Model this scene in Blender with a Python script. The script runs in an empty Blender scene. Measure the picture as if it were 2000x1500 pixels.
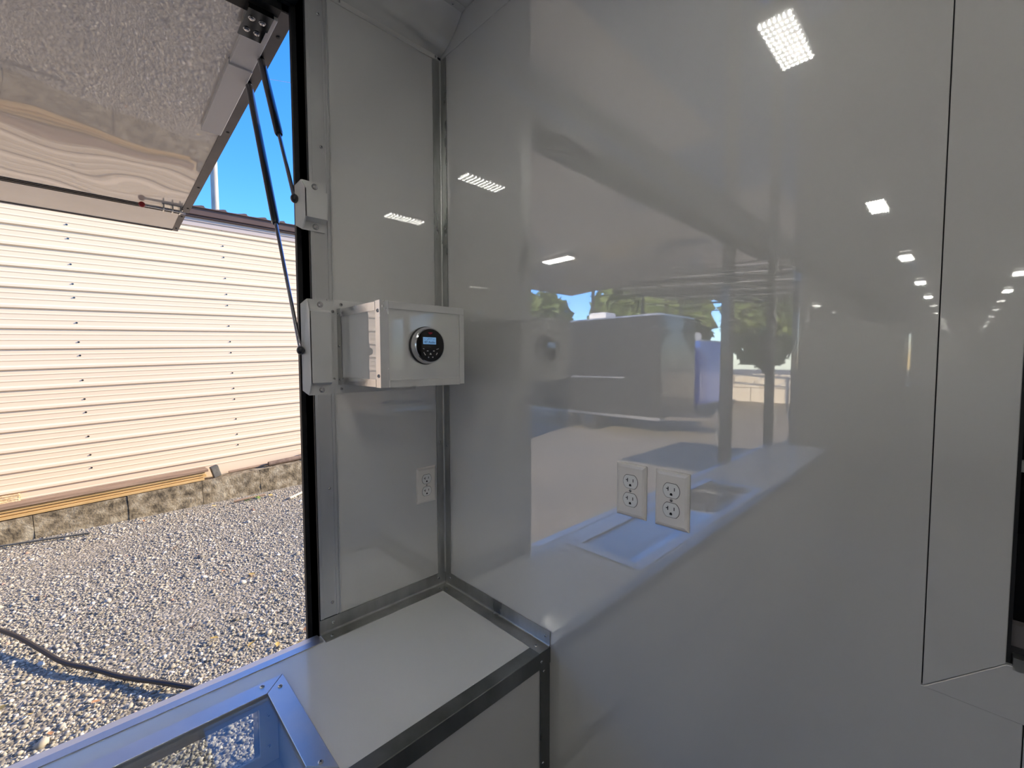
import bpy, bmesh, math, random
import numpy as np
from mathutils import Vector, Matrix, Euler
random.seed(7); np.random.seed(7)
SC = bpy.context.scene
COL = SC.collection
R_ = math.radians

# ------------------------------------------------------------------ camera
yaw, pitch, roll, fpx = R_(46.10957), R_(-2.97156), R_(-0.15704), 845.56
F = Vector((-math.sin(yaw)*math.cos(pitch), math.cos(yaw)*math.cos(pitch), math.sin(pitch)))
Rt = Vector((math.cos(yaw), math.sin(yaw), 0)); Up = Rt.cross(F)
c_, s_ = math.cos(roll), math.sin(roll)
Rt, Up = c_*Rt + s_*Up, c_*Up - s_*Rt
cam_d = bpy.data.cameras.new('camera'); cam = bpy.data.objects.new('camera', cam_d); COL.objects.link(cam)
M = Matrix((Rt, Up, -F)).transposed().to_4x4(); M.translation = Vector((1.17253, -0.81858, 1.66))
cam.matrix_world = M
cam_d.sensor_width = 36; cam_d.lens = fpx/2000*36; cam_d.clip_start = .02; cam_d.clip_end = 600
SC.camera = cam

# ------------------------------------------------------------------ world, sun, exposure
SUN_AZ = Vector((.255, .967, 0)).normalized(); SUN_EL = R_(22)
w = bpy.data.worlds.new('world'); SC.world = w; w.use_nodes = True
nt = w.node_tree; nt.nodes.clear()
sky = nt.nodes.new('ShaderNodeTexSky'); sky.sky_type = 'NISHITA'; sky.sun_disc = False
sky.sun_elevation = SUN_EL; sky.sun_rotation = math.atan2(SUN_AZ.x, SUN_AZ.y)
sky.air_density = 1.0; sky.dust_density = .3; sky.ozone_density = 3.0
hs = nt.nodes.new('ShaderNodeHueSaturation'); hs.inputs['Saturation'].default_value = 1.3
bg = nt.nodes.new('ShaderNodeBackground'); bg.inputs['Strength'].default_value = .205
out = nt.nodes.new('ShaderNodeOutputWorld')
tint = nt.nodes.new('ShaderNodeMix'); tint.data_type = 'RGBA'; tint.blend_type = 'MULTIPLY'; tint.inputs[0].default_value = 1; tint.inputs[7].default_value = (.80,.90,1.24,1)
nt.links.new(sky.outputs[0], hs.inputs['Color']); nt.links.new(hs.outputs[0], tint.inputs[6]); nt.links.new(tint.outputs[2], bg.inputs[0]); nt.links.new(bg.outputs[0], out.inputs[0])
sl = bpy.data.lights.new('sun', 'SUN'); sl.energy = 5.0; sl.angle = R_(.55); sl.color = (1, .85, .62)
so = bpy.data.objects.new('sun', sl); COL.objects.link(so)
sdir = Vector((SUN_AZ.x*math.cos(SUN_EL), SUN_AZ.y*math.cos(SUN_EL), math.sin(SUN_EL)))
so.rotation_euler = sdir.to_track_quat('Z', 'Y').to_euler(); so.location = (0, 4, 12)
vs = SC.view_settings
vs.view_transform = 'Standard'; vs.look = 'None'; vs.gamma = 1; vs.use_curve_mapping = False
vs.exposure = 1.0
LED_STRENGTH = 22.5

# ------------------------------------------------------------------ materials
def ramp(nt, fac, stops):
    r = nt.nodes.new('ShaderNodeValToRGB'); e = r.color_ramp.elements
    while len(e) < len(stops): e.new(.5)
    for k, (p, c) in enumerate(stops):
        e[k].position = p; e[k].color = (*c, 1)
    nt.links.new(fac, r.inputs[0]); return r.outputs[0]
def mat(name, base=(.8,.8,.8), rough=.5, metal=0, coat=0, coat_ior=1.5, coat_rough=.03, spec=.5, emit=None, estr=0):
    m = bpy.data.materials.new(name); m.use_nodes = True
    b = m.node_tree.nodes['Principled BSDF']
    b.inputs['Base Color'].default_value = (*base, 1); b.inputs['Roughness'].default_value = rough
    b.inputs['Metallic'].default_value = metal; b.inputs['Coat Weight'].default_value = coat
    b.inputs['Coat IOR'].default_value = coat_ior; b.inputs['Coat Roughness'].default_value = coat_rough
    b.inputs['Specular IOR Level'].default_value = spec
    if emit:
        b.inputs['Emission Color'].default_value = (*emit, 1); b.inputs['Emission Strength'].default_value = estr
    return m
def texco(nt, scale=(1,1,1), kind='Object'):
    t = nt.nodes.new('ShaderNodeTexCoord'); mp = nt.nodes.new('ShaderNodeMapping'); mp.inputs['Scale'].default_value = scale
    nt.links.new(t.outputs[kind], mp.inputs[0]); return mp.outputs[0]
def noise(nt, vec, scale, detail=4, rough=.55):
    n = nt.nodes.new('ShaderNodeTexNoise'); n.inputs['Scale'].default_value = scale
    n.inputs['Detail'].default_value = detail; n.inputs['Roughness'].default_value = rough
    nt.links.new(vec, n.inputs['Vector']); return n.outputs['Fac']
def noisy(name, stops, scale=8, stretch=(1,1,1), rough=.6, bump=0, bscale=None, metal=0, detail=5, rr=None, **kw):
    m = mat(name, rough=rough, metal=metal, **kw); nt = m.node_tree; b = nt.nodes['Principled BSDF']
    v = texco(nt, stretch); f = noise(nt, v, scale, detail)
    nt.links.new(ramp(nt, f, stops), b.inputs['Base Color'])
    if rr:
        mr = nt.nodes.new('ShaderNodeMapRange'); mr.inputs[1].default_value = .3; mr.inputs[2].default_value = .7
        mr.inputs[3].default_value, mr.inputs[4].default_value = rr
        nt.links.new(f, mr.inputs[0]); nt.links.new(mr.outputs[0], b.inputs['Roughness'])
    if bump:
        bp = nt.nodes.new('ShaderNodeBump'); bp.inputs['Strength'].default_value = bump; bp.inputs['Distance'].default_value = .01
        f2 = noise(nt, v, bscale or scale*3, 5); nt.links.new(f2, bp.inputs['Height'])
        nt.links.new(bp.outputs[0], b.inputs['Normal'])
    return m

def wavy_gloss(name, base, wave_scale, wave_stretch, strength, dist, coat_ior=1.7, scuff=0, coat_rough=.02):
    m = mat(name, base, .45, coat=1, coat_ior=coat_ior, coat_rough=coat_rough); nt = m.node_tree; b = nt.nodes['Principled BSDF']
    v = texco(nt, wave_stretch); f = noise(nt, v, wave_scale, 1, .3)
    bp = nt.nodes.new('ShaderNodeBump'); bp.inputs['Strength'].default_value = strength; bp.inputs['Distance'].default_value = dist
    nt.links.new(f, bp.inputs['Height'])
    nt.links.new(bp.outputs[0], b.inputs['Coat Normal'])
    v2 = texco(nt, (1,1,1)); g = noise(nt, v2, 5, 6, .6)
    k = .90 if scuff else .97
    nt.links.new(ramp(nt, g, [(.30, tuple(x*k for x in base)), (.70, base)]), b.inputs['Base Color'])
    return m

MT = {}
MT['white'] = wavy_gloss('white_laminate', (.68,.675,.66), 1.3, (1,1,1), .10, .01, 3.3)
MT['counter'] = wavy_gloss('counter_laminate', (.76,.76,.745), 2.0, (1,1,1), .05, .01, 1.5, coat_rough=.08)
def specks(m):
    nt = m.node_tree; b = nt.nodes['Principled BSDF']; src = b.inputs['Base Color'].links[0].from_socket
    v = texco(nt); vo = nt.nodes.new('ShaderNodeTexVoronoi'); vo.inputs['Scale'].default_value = 16; nt.links.new(v, vo.inputs['Vector'])
    lt_ = nt.nodes.new('ShaderNodeMath'); lt_.operation = 'LESS_THAN'; lt_.inputs[1].default_value = .022; nt.links.new(vo.outputs['Distance'], lt_.inputs[0])
    mx = nt.nodes.new('ShaderNodeMix'); mx.data_type = 'RGBA'; mx.inputs[7].default_value = (.08,.07,.06,1)
    nt.links.new(lt_.outputs[0], mx.inputs[0]); nt.links.new(src, mx.inputs[6]); nt.links.new(mx.outputs[2], b.inputs['Base Color'])
specks(MT['counter'])
MT['awning'] = wavy_gloss('awning_sheet', (.83,.77,.70), 1.1, (1,2.2,1), .5, .02, 2.0, scuff=1, coat_rough=.02)
MT['awning_flap'] = wavy_gloss('awning_flap_sheet', (.83,.77,.70), 1.6, (1,1,1), .3, .02, 1.6, scuff=1, coat_rough=.08)
MT['core'] = mat('wall_core', (.03,.03,.032), .8)
MT['seam'] = mat('seam_dark', (.02,.02,.02), .9)
MT['exterior'] = mat('exterior_skin', (.03,.03,.035), .3, coat=.5)
MT['alu_dark_refl'] = noisy('aluminium_dark_reflection', [(.3,(.16,.17,.17)),(.7,(.30,.31,.31))], 9, (1,1,.35), .35, .05, 60, metal=1, rr=(.24,.46))  # aluminium copy, dark floor reflection put into its base colour
MT['alu'] = noisy('aluminium_tarnished', [(.3,(.32,.33,.32)),(.7,(.62,.62,.61))], 9, (1,1,.35), .35, .05, 60, metal=1, rr=(.24,.46))
MT['alu_sat'] = noisy('aluminium_satin', [(.3,(.62,.62,.63)),(.7,(.78,.78,.78))], 6, (1,1,.3), .4, 0, metal=1, rr=(.34,.46))
MT['alu_bright'] = noisy('aluminium_bright', [(.3,(.6,.6,.6)),(.7,(.85,.85,.86))], 14, (1,1,.5), .22, 0, metal=1, rr=(.14,.3))
MT['screw'] = mat('screw_steel', (.62,.62,.63), .25, metal=1)
MT['screw_slot'] = mat('screw_slot', (.02,.02,.02), .6)
MT['bracket'] = mat('bracket_paint', (.70,.69,.68), .4, coat=.3)
MT['black'] = mat('black_rubber', (.012,.012,.014), .55)
MT['frame_dark'] = noisy('awning_frame_grey', [(.3,(.11,.10,.105)),(.7,(.17,.155,.155))], 7, rough=.45)
MT['strut'] = mat('strut_black', (.015,.015,.018), .25, coat=.6)
MT['rod'] = mat('strut_rod', (.30,.29,.32), .25, metal=.8)
MT['chrome'] = mat('chrome', (.82,.82,.83), .08, metal=1)
MT['zinc'] = mat('zinc_plate', (.55,.57,.57), .25, metal=1)
MT['dark_steel'] = mat('dark_steel', (.10,.105,.11), .18, metal=1)
MT['board_white'] = mat('board_white', (.90,.85,.80), .5)
MT['red'] = mat('red_plastic', (.50,.03,.03), .35)
MT['tan_knob'] = mat('tan_plastic', (.42,.36,.31), .45)
MT['plate'] = mat('outlet_plastic', (.86,.82,.78), .35, coat=.3)
MT['recept'] = mat('receptacle_plastic', (.86,.86,.85), .4)
MT['slot'] = mat('slot_black', (.01,.01,.01), .7)
MT['black_gloss'] = mat('black_gloss', (.006,.006,.007), .12)
MT['lcd'] = mat('lcd_backlight', (.05,.1,.2), .4, emit=(.22,.46,.80), estr=.24)
MT['lcd_ink'] = mat('lcd_ink', (.01,.03,.09), .6)
MT['legend'] = mat('button_legend', (.55,.55,.56), .5)
MT['logo_red'] = mat('logo_red', (.35,.02,.05), .4)
def glassmat(name, tint, refl_ior=1.5, alpha=.9):
    m = bpy.data.materials.new(name); m.use_nodes = True; nt = m.node_tree; nt.nodes.clear()
    o = nt.nodes.new('ShaderNodeOutputMaterial'); mx = nt.nodes.new('ShaderNodeMixShader')
    t = nt.nodes.new('ShaderNodeBsdfTransparent'); t.inputs[0].default_value = (*tint, 1)
    g = nt.nodes.new('ShaderNodeBsdfGlossy'); g.inputs['Roughness'].default_value = .02
    f0 = ((refl_ior-1)/(refl_ior+1))**2
    lw = nt.nodes.new('ShaderNodeLayerWeight'); lw.inputs[0].default_value = .5      # facing = 1 - cos
    pw = nt.nodes.new('ShaderNodeMath'); pw.operation = 'POWER'; pw.inputs[1].default_value = 5; nt.links.new(lw.outputs['Facing'], pw.inputs[0])
    fr = nt.nodes.new('ShaderNodeMath'); fr.operation = 'MULTIPLY_ADD'; fr.inputs[1].default_value = 1-f0; fr.inputs[2].default_value = f0; nt.links.new(pw.outputs[0], fr.inputs[0])
    nt.links.new(fr.outputs[0], mx.inputs[0]); nt.links.new(t.outputs[0], mx.inputs[1]); nt.links.new(g.outputs[0], mx.inputs[2])
    nt.links.new(mx.outputs[0], o.inputs[0]); return m
MT['glass'] = glassmat('clear_glass', (.92,.94,.95), 1.7)
MT['glass_dark'] = glassmat('tinted_glass', (.25,.26,.27), 1.5)
MT['floor'] = noisy('floor_vinyl', [(.4,(.07,.07,.075)),(.6,(.10,.10,.105))], 30, rough=.5)

def siding_mat():
    m = noisy('siding_cream', [(.35,(.765,.60,.405)),(.65,(.80,.63,.435))], 1.2, (1,.3,1), .55, spec=.25)
    return m
MT['siding'] = siding_mat()
MT['fascia'] = mat('fascia_tan', (.50,.42,.37), .6, spec=.2)
MT['roof'] = noisy('roof_brown', [(.3,(.10,.066,.058)),(.7,(.125,.083,.072))], 2, rough=.7, spec=.2)
MT['drip'] = mat('drip_edge_brown', (.06,.038,.034), .7, spec=.2)
MT['concrete'] = noisy('concrete_block', [(.32,(.07,.052,.03)),(.5,(.24,.185,.11)),(.68,(.42,.35,.235))], 9, rough=.95, bump=.9, bscale=35)
MT['wood_new'] = noisy('wood_yellow', [(.3,(.50,.30,.10)),(.7,(.66,.43,.18))], 4, (6,.5,6), .7, .2, 40)
MT['wood_grey'] = noisy('wood_weathered', [(.3,(.22,.135,.08)),(.7,(.40,.27,.17))], 4, (6,.4,6), .8, .3, 40)
MT['wood_dark'] = noisy('wood_dark', [(.3,(.10,.09,.07)),(.7,(.20,.18,.14))], 8, (3,3,1), .85, .4, 40)
MT['bark'] = noisy('bark', [(.3,(.14,.09,.06)),(.7,(.28,.19,.13))], 9, rough=.9, bump=.6, bscale=30)
MT['foam'] = noisy('foam_yellow', [(.3,(.62,.42,.20)),(.7,(.80,.62,.36))], 14, rough=.95, bump=.8, bscale=40)
MT['pole'] = noisy('pole_wood', [(.3,(.36,.32,.27)),(.7,(.52,.47,.40))], 6, (4,4,.4), .85)
MT['wire'] = mat('wire', (.5,.55,.6), .4)
MT['hose'] = mat('hose_black', (.03,.024,.022), .5)
MT['stick'] = mat('pale_stick', (.50,.44,.34), .8)
MT['leaf_y'] = mat('leaf_yellow', (.55,.36,.10), .7)
MT['leaf_b'] = mat('leaf_brown', (.34,.17,.08), .7)
MT['weed'] = mat('weed_green', (.16,.28,.03), .6)
MT['foliage'] = noisy('foliage_green', [(.3,(.05,.09,.015)),(.7,(.16,.20,.05))], 1.5, rough=.7)
MT['blue'] = mat('blue_paint', (.05,.15,.50), .3, coat=.5)
MT['trailer_black'] = mat('trailer_black', (.02,.02,.022), .3, coat=.6)
MT['tire'] = mat('tire_rubber', (.02,.02,.02), .8)
MT['limestone'] = noisy('retaining_block', [(.3,(.48,.42,.34)),(.7,(.66,.60,.50))], 6, rough=.9, bump=.5)
MT['canopy'] = mat('canopy_metal', (.42,.40,.37), .4, metal=.3)
MT['rust_steel'] = mat('canopy_steel', (.10,.09,.09), .6)

def gravel_mat(stones):
    m = mat('gravel_stone' if stones else 'gravel_ground', rough=.95, spec=.2); nt = m.node_tree; b = nt.nodes['Principled BSDF']
    stops = [(0,(.19,.168,.132)),(.25,(.29,.257,.20)),(.6,(.39,.345,.265)),(.85,(.50,.445,.35)),(.975,(.70,.64,.54)),(1,(.34,.20,.13))]
    if stones:
        a = nt.nodes.new('ShaderNodeAttribute'); a.attribute_name = 'tint'
        nt.links.new(ramp(nt, a.outputs['Fac'], stops), b.inputs['Base Color'])
        return m
    v = texco(nt)
    vo = nt.nodes.new('ShaderNodeTexVoronoi'); vo.inputs['Scale'].default_value = 42; nt.links.new(v, vo.inputs['Vector'])
    sep = nt.nodes.new('ShaderNodeSeparateColor'); nt.links.new(vo.outputs['Color'], sep.inputs[0])
    c1 = ramp(nt, sep.outputs[0], [(0,(.18,.158,.12)),(.35,(.28,.247,.19)),(.75,(.38,.338,.262)),(1,(.52,.47,.38))])
    f = noise(nt, v, .55, 5)
    c2 = ramp(nt, f, [(.3,(.80,.80,.82)),(.7,(1.10,1.05,.98))])
    mx = nt.nodes.new('ShaderNodeMix'); mx.data_type = 'RGBA'; mx.blend_type = 'MULTIPLY'; mx.inputs[0].default_value = 1
    nt.links.new(c1, mx.inputs[6]); nt.links.new(c2, mx.inputs[7]); nt.links.new(mx.outputs[2], b.inputs['Base Color'])
    bp = nt.nodes.new('ShaderNodeBump'); bp.inputs['Strength'].default_value = .9; bp.inputs['Distance'].default_value = .012; bp.invert = True
    nt.links.new(vo.outputs['Distance'], bp.inputs['Height']); nt.links.new(bp.outputs[0], b.inputs['Normal'])
    return m
MT['gravel'] = gravel_mat(False); MT['stone'] = gravel_mat(True)

def led_mat():
    m = bpy.data.materials.new('led_lens'); m.use_nodes = True; nt = m.node_tree; nt.nodes.clear()
    o = nt.nodes.new('ShaderNodeOutputMaterial'); e = nt.nodes.new('ShaderNodeEmission')
    tc = nt.nodes.new('ShaderNodeTexCoord'); sp = nt.nodes.new('ShaderNodeSeparateXYZ'); nt.links.new(tc.outputs['Object'], sp.inputs[0])
    def wave(sock, per):
        a = nt.nodes.new('ShaderNodeMath'); a.operation = 'MULTIPLY'; a.inputs[1].default_value = 2*math.pi/per; nt.links.new(sock, a.inputs[0])
        c = nt.nodes.new('ShaderNodeMath'); c.operation = 'COSINE'; nt.links.new(a.outputs[0], c.inputs[0]); return c.outputs[0]
    add = nt.nodes.new('ShaderNodeMath'); add.operation = 'ADD'
    nt.links.new(wave(sp.outputs[0], .013), add.inputs[0]); nt.links.new(wave(sp.outputs[1], .026), add.inputs[1])
    mr = nt.nodes.new('ShaderNodeMapRange'); mr.inputs[1].default_value = .95; mr.inputs[2].default_value = 1.7
    mr.inputs[3].default_value = .03; mr.inputs[4].default_value = 5.6
    nt.links.new(add.outputs[0], mr.inputs[0])
    k = nt.nodes.new('ShaderNodeMath'); k.operation = 'MULTIPLY'; k.inputs[1].default_value = LED_STRENGTH; nt.links.new(mr.outputs[0], k.inputs[0])
    e.inputs[0].default_value = (1,.985,.89,1); nt.links.new(k.outputs[0], e.inputs[1]); nt.links.new(e.outputs[0], o.inputs[0])
    return m
MT['led'] = led_mat()

# ------------------------------------------------------------------ builders
OFF = {}
def put(o, parent=None):
    COL.objects.link(o)
    if parent is not None: o.parent = parent
    OFF[o.name] = OFF.get(parent.name, Vector()) if parent is not None else Vector()
    return o
def tag(o, label=None, cat=None, group=None, kind=None):
    if label: o['label'] = label
    if cat: o['category'] = cat
    if group: o['group'] = group
    if kind: o['kind'] = kind
    return o
def thing(name, loc, label, cat, group=None, rot=(0,0,0), local=False, kind=None):
    o = bpy.data.objects.new(name, None); o.empty_display_size = .05
    COL.objects.link(o); o.location = loc; o.rotation_euler = rot
    OFF[o.name] = Vector() if local else Vector(loc)
    return tag(o, label, cat, group, kind)
def mk(name, bm, m, parent=None, smooth=False, bevel=0, seg=1):
    me = bpy.data.meshes.new(name)
    if bevel:
        bmesh.ops.remove_doubles(bm, verts=bm.verts, dist=1e-6)
        es = [e for e in bm.edges if len(e.link_faces) == 2 and e.calc_face_angle(0) > .6]
        bmesh.ops.bevel(bm, geom=es, offset=bevel, segments=seg, affect='EDGES', clamp_overlap=True)
    bmesh.ops.recalc_face_normals(bm, faces=bm.faces)
    off = OFF.get(parent.name, Vector()) if parent is not None else Vector()
    if off.length: bmesh.ops.translate(bm, verts=bm.verts, vec=-off)
    bm.to_mesh(me); bm.free()
    if smooth:
        me.polygons.foreach_set('use_smooth', [True]*len(me.polygons))
        try: me.set_sharp_from_angle(angle=R_(35))
        except Exception: pass
    me.materials.append(MT[m] if isinstance(m, str) else m)
    return put(bpy.data.objects.new(name, me), parent)
def B(): return bmesh.new()
def box(bm, x0, x1, y0, y1, z0, z1):
    vs = [bm.verts.new(p) for p in ((x0,y0,z0),(x1,y0,z0),(x1,y1,z0),(x0,y1,z0),(x0,y0,z1),(x1,y0,z1),(x1,y1,z1),(x0,y1,z1))]
    for f in ((0,3,2,1),(4,5,6,7),(0,1,5,4),(1,2,6,5),(2,3,7,6),(3,0,4,7)): bm.faces.new([vs[i] for i in f])
    return bm
def bx(*a): return box(B(), *a)
def prism(bm, poly, vec):
    """poly: list of 3d points; extruded by vec"""
    v = Vector(vec); a = [bm.verts.new(p) for p in poly]; b = [bm.verts.new(Vector(p)+v) for p in poly]
    bm.faces.new(a); bm.faces.new(b[::-1]); n = len(a)
    for i in range(n): bm.faces.new((a[i], b[i], b[(i+1)%n], a[(i+1)%n]))
    return bm
def cyl(bm, p0, p1, r0, r1=None, n=16, cap=True):
    p0, p1 = Vector(p0), Vector(p1); r1 = r0 if r1 is None else r1
    q = (p1-p0).to_track_quat('Z', 'Y'); a=[]; b=[]
    for i in range(n):
        t = 2*math.pi*i/n; d = q @ Vector((math.cos(t), math.sin(t), 0))
        a.append(bm.verts.new(p0+d*r0)); b.append(bm.verts.new(p1+d*r1))
    for i in range(n): bm.faces.new((a[i], a[(i+1)%n], b[(i+1)%n], b[i]))
    if cap: bm.faces.new(a[::-1]); bm.faces.new(b)
    return bm
def lathe(bm, c, axis, prof, n=32):
    """prof: list of (radius, height along axis); closed to centre at both ends"""
    c = Vector(c); q = Vector(axis).to_track_quat('Z', 'Y'); rings = []
    for r, h in prof:
        if r < 1e-6: rings.append([bm.verts.new(c + q @ Vector((0,0,h)))])
        else: rings.append([bm.verts.new(c + q @ Vector((r*math.cos(2*math.pi*i/n), r*math.sin(2*math.pi*i/n), h))) for i in range(n)])
    for A, C in zip(rings, rings[1:]):
        for i in range(n):
            j = (i+1) % n
            if len(A) == 1 and len(C) == 1: continue
            if len(A) == 1: bm.faces.new((A[0], C[j], C[i]))
            elif len(C) == 1: bm.faces.new((A[i], A[j], C[0]))
            else: bm.faces.new((A[i], A[j], C[j], C[i]))
    return bm
def sphere(bm, c, r, n=12, sx=1, sy=1, sz=1):
    bmesh.ops.create_uvsphere(bm, u_segments=n, v_segments=max(6, n//2), radius=r, matrix=Matrix.Translation(c) @ Matrix.Diagonal((sx,sy,sz,1)))
    return bm
def tube(bm, pts, r, n=10):
    pts = [Vector(p) for p in pts]; rings = []
    for i, p in enumerate(pts):
        d = (pts[min(i+1, len(pts)-1)] - pts[max(i-1, 0)]).normalized(); q = d.to_track_quat('Z', 'Y')
        rings.append([bm.verts.new(p + q @ Vector((r*math.cos(2*math.pi*k/n), r*math.sin(2*math.pi*k/n), 0))) for k in range(n)])
    for A, C in zip(rings, rings[1:]):
        for k in range(n): bm.faces.new((A[k], A[(k+1)%n], C[(k+1)%n], C[k]))
    bm.faces.new(rings[0][::-1]); bm.faces.new(rings[-1]); return bm
def shared(bm, name, mats, smooth=True):
    me = bpy.data.meshes.new(name); bmesh.ops.recalc_face_normals(bm, faces=bm.faces); bm.to_mesh(me); bm.free()
    for m in mats: me.materials.append(MT[m])
    if smooth:
        me.polygons.foreach_set('use_smooth', [True]*len(me.polygons))
        try: me.set_sharp_from_angle(angle=R_(40))
        except Exception: pass
    return me
# screw head: shallow dome, cross recess as darker inset
def screw_mesh():
    bm = lathe(B(), (0,0,0), (0,0,1), [(0,-.0005),(1,-.0005),(1,.12),(.85,.36),(.5,.52),(0,.58)], 12)
    k = len(bm.faces); box(bm, -.5,.5,-.1,.1,.50,.60); box(bm, -.1,.1,-.5,.5,.50,.60)
    bm.faces.ensure_lookup_table()
    for f in bm.faces[k:]: f.material_index = 1
    return shared(bm, 'screw', ['screw', 'screw_slot'])
SCREW = screw_mesh()
def bolt_mesh():
    bm = lathe(B(), (0,0,0), (0,0,1), [(0,0),(1.35,0),(1.35,.15),(1,.17)], 16)
    lathe(bm, (0,0,0), (0,0,1), [(1,.1),(1,.65),(.85,.75),(0,.75)], 6)
    return shared(bm, 'bolt', ['screw'])
BOLT = bolt_mesh()
def dot_mesh():
    bm = lathe(B(), (0,0,0), (0,0,1), [(0,0),(1,0),(.8,.4),(0,.5)], 8); return shared(bm, 'rivet', ['black'])
RIVET = dot_mesh()
def side_screw():
    bm = lathe(B(), (0,0,0), (0,0,1), [(0,0),(1,0),(1,.18),(.6,.22),(.6,.75),(.5,.85),(0,.85)], 8); return shared(bm, 'siding_screw', ['dark_steel'])
SIDESCREW = side_screw()
def fix(parent, pos, nrm, r=.0045, me=None, name='screw'):
    me = me or SCREW
    o = bpy.data.objects.new(name, me); put(o, parent)
    o.location = Vector(pos) - OFF[parent.name]; o.rotation_mode = 'QUATERNION'
    o.rotation_quaternion = Vector(nrm).to_track_quat('Z', 'Y') @ Euler((0,0,random.uniform(0,1.5))).to_quaternion()
    o.scale = (r, r, r); return o
def struct(name, bm, m, parent=None, label=None, **k):
    o = mk(name, bm, m, parent, **k)
    if parent is None: o['kind'] = 'structure'
    if label: o['label'] = label
    return o

# ------------------------------------------------------------------ room shell (trailer)
H = 2.69; G = -.62; XR = 2.5; YB = -9.8; YF = 5.5
OY0, OY1, OZ0, OZ1 = -.41, -3.55, .84, 2.585         # serving opening (a slim post divides it)
MY0, MY1 = -2.49, -2.57
PY0, PY1 = -3.62, -4.40                                # open side door further back
CY0, CY1, CZ0, CZ1 = -.56, -1.86, .685, .805           # display window low in the wall
bm = B(); X0, X1 = -.06, -.004
box(bm, X0, X1, OY0, YF, -.2, H)
box(bm, X0, X1, PY1, OY0, OZ1, H)
box(bm, X0, X1, PY0, OY1, OZ0, OZ1)
box(bm, X0, X1, CY0, OY0, -.2, OZ0); box(bm, X0, X1, CY1, CY0, CZ1, OZ0); box(bm, X0, X1, CY1, CY0, -.2, CZ0-.10)
box(bm, X0, X1, PY0, CY1, -.2, OZ0); box(bm, X0, X1, MY1, MY0, OZ0, OZ1)
box(bm, X0, X1, YB, PY1, -.2, H)
wl = struct('wall_left', bm, 'exterior', label='black outer skin of the serving wall around the two open windows')
for a in ((-.358, -.0005, 0, 2.605), (YB, PY1, 0, 2.605), (PY0, OY1, 0, 2.605)):
    mk('wall_panel', bx(-.004, 0, a[0], a[1], a[2], a[3]), 'white', wl)
mk('wall_panel', bx(-.004, 0, OY1, OY0+.05, OZ1, 2.605), 'white', wl)
mk('wall_panel', bx(-.004, 0, PY1, PY0, OZ1, 2.605), 'white', wl)
mk('mullion_cover', bx(-.004, .004, MY1, MY0, OZ0, OZ1), 'frame_dark', wl)
mk('wall_panel', bx(-.004, 0, -.50, OY0+.05, 0, OZ0), 'white', wl)
# end wall with the dark window: panels of white sheet over a dark core
WX0, WX1, WZ0, WZ1 = 1.224, 2.06, 1.275, 2.30
bm = B()
box(bm, -.004, WX0, .006, .05, 0, H); box(bm, WX1, XR, .006, .05, 0, H)
box(bm, WX0, WX1, .006, .05, 0, WZ0); box(bm, WX0, WX1, .006, .05, WZ1, H)
wf = struct('wall_front', bm, 'core', label='white sheeted end wall with two outlets and a dark window')
g = .0007
def wpan(poly): return mk('wall_panel', prism(B(), [(x, 0, z) for x, z in poly], (0,.0065,0)), 'white', wf, bevel=.0008)
wpan([(.0005,0),(1.241,0),(1.241,1.205),(1.149-g,1.205),(1.149-g,2.605-g),(.0005,2.605-g)])
wpan([(1.241+2*g,0),(XR,0),(XR,1.205-g),(1.241+2*g,1.205-g)])
wpan([(1.149,2.377),(XR,2.377),(XR,2.605-g),(1.149,2.605-g)])
wpan([(2.137,1.205),(XR,1.205),(XR,2.375),(2.137,2.375)])
wpan([(.0,2.605+g),(XR,2.605+g),(XR,H),(.0,H)])
T = .075; o0, o1, p0, p1 = WX0-T, WX1+T, WZ0-.07, WZ1+T
for poly in ([(o0+g,p0+g*1.6),(WX0,WZ0+g),(WX0,WZ1),(o0+g,p1)], [(o0+g*1.5,p0),(o1,p0),(WX1,WZ0),(WX0+g,WZ0)],
             [(WX1,WZ0),(o1,p0),(o1,p1),(WX1,WZ1)], [(o0,p1),(WX0,WZ1+g),(WX1,WZ1+g),(o1,p1)]):
    mk('window_trim', prism(B(), [(x, -.0015, z) for x, z in poly], (0,.008,0)), 'white', wf, bevel=.0008)
# window in the end wall
wn = tag(mk('window_1', prism(prism(B(), [(WX0,.012,WZ0),(WX1,.012,WZ0),(WX1,.012,WZ0+.02),(WX0,.012,WZ0+.02)], (0,.04,0)),
        [(WX0,.012,WZ1-.02),(WX1,.012,WZ1-.02),(WX1,.012,WZ1),(WX0,.012,WZ1)], (0,.04,0)), 'black'), 'black framed window in the white end wall at the right edge', kind='structure')
mk('jamb', bx(WX0, WX0+.004, .006, .05, WZ0, WZ1), 'black', wn); mk('jamb', bx(WX1-.02, WX1, .006, .05, WZ0, WZ1), 'black', wn)
mk('pane', bx(WX0+.006, WX1-.02, .030, .034, WZ0+.02, WZ1-.02), 'glass_dark', wn)
mk('meeting_rail', bx(WX0+.004, WX1-.02, .018, .03, 1.519, 1.533), 'alu', wn)
mk('bottom_rail', bx(WX0+.004, WX1-.02, .014, .029, WZ0+.02, WZ0+.048), 'frame_dark', wn)
mk('track', bx(WX0+.006, WX1-.02, -.002, .012, WZ0-.004, WZ0+.012), 'alu', wn)
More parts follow.
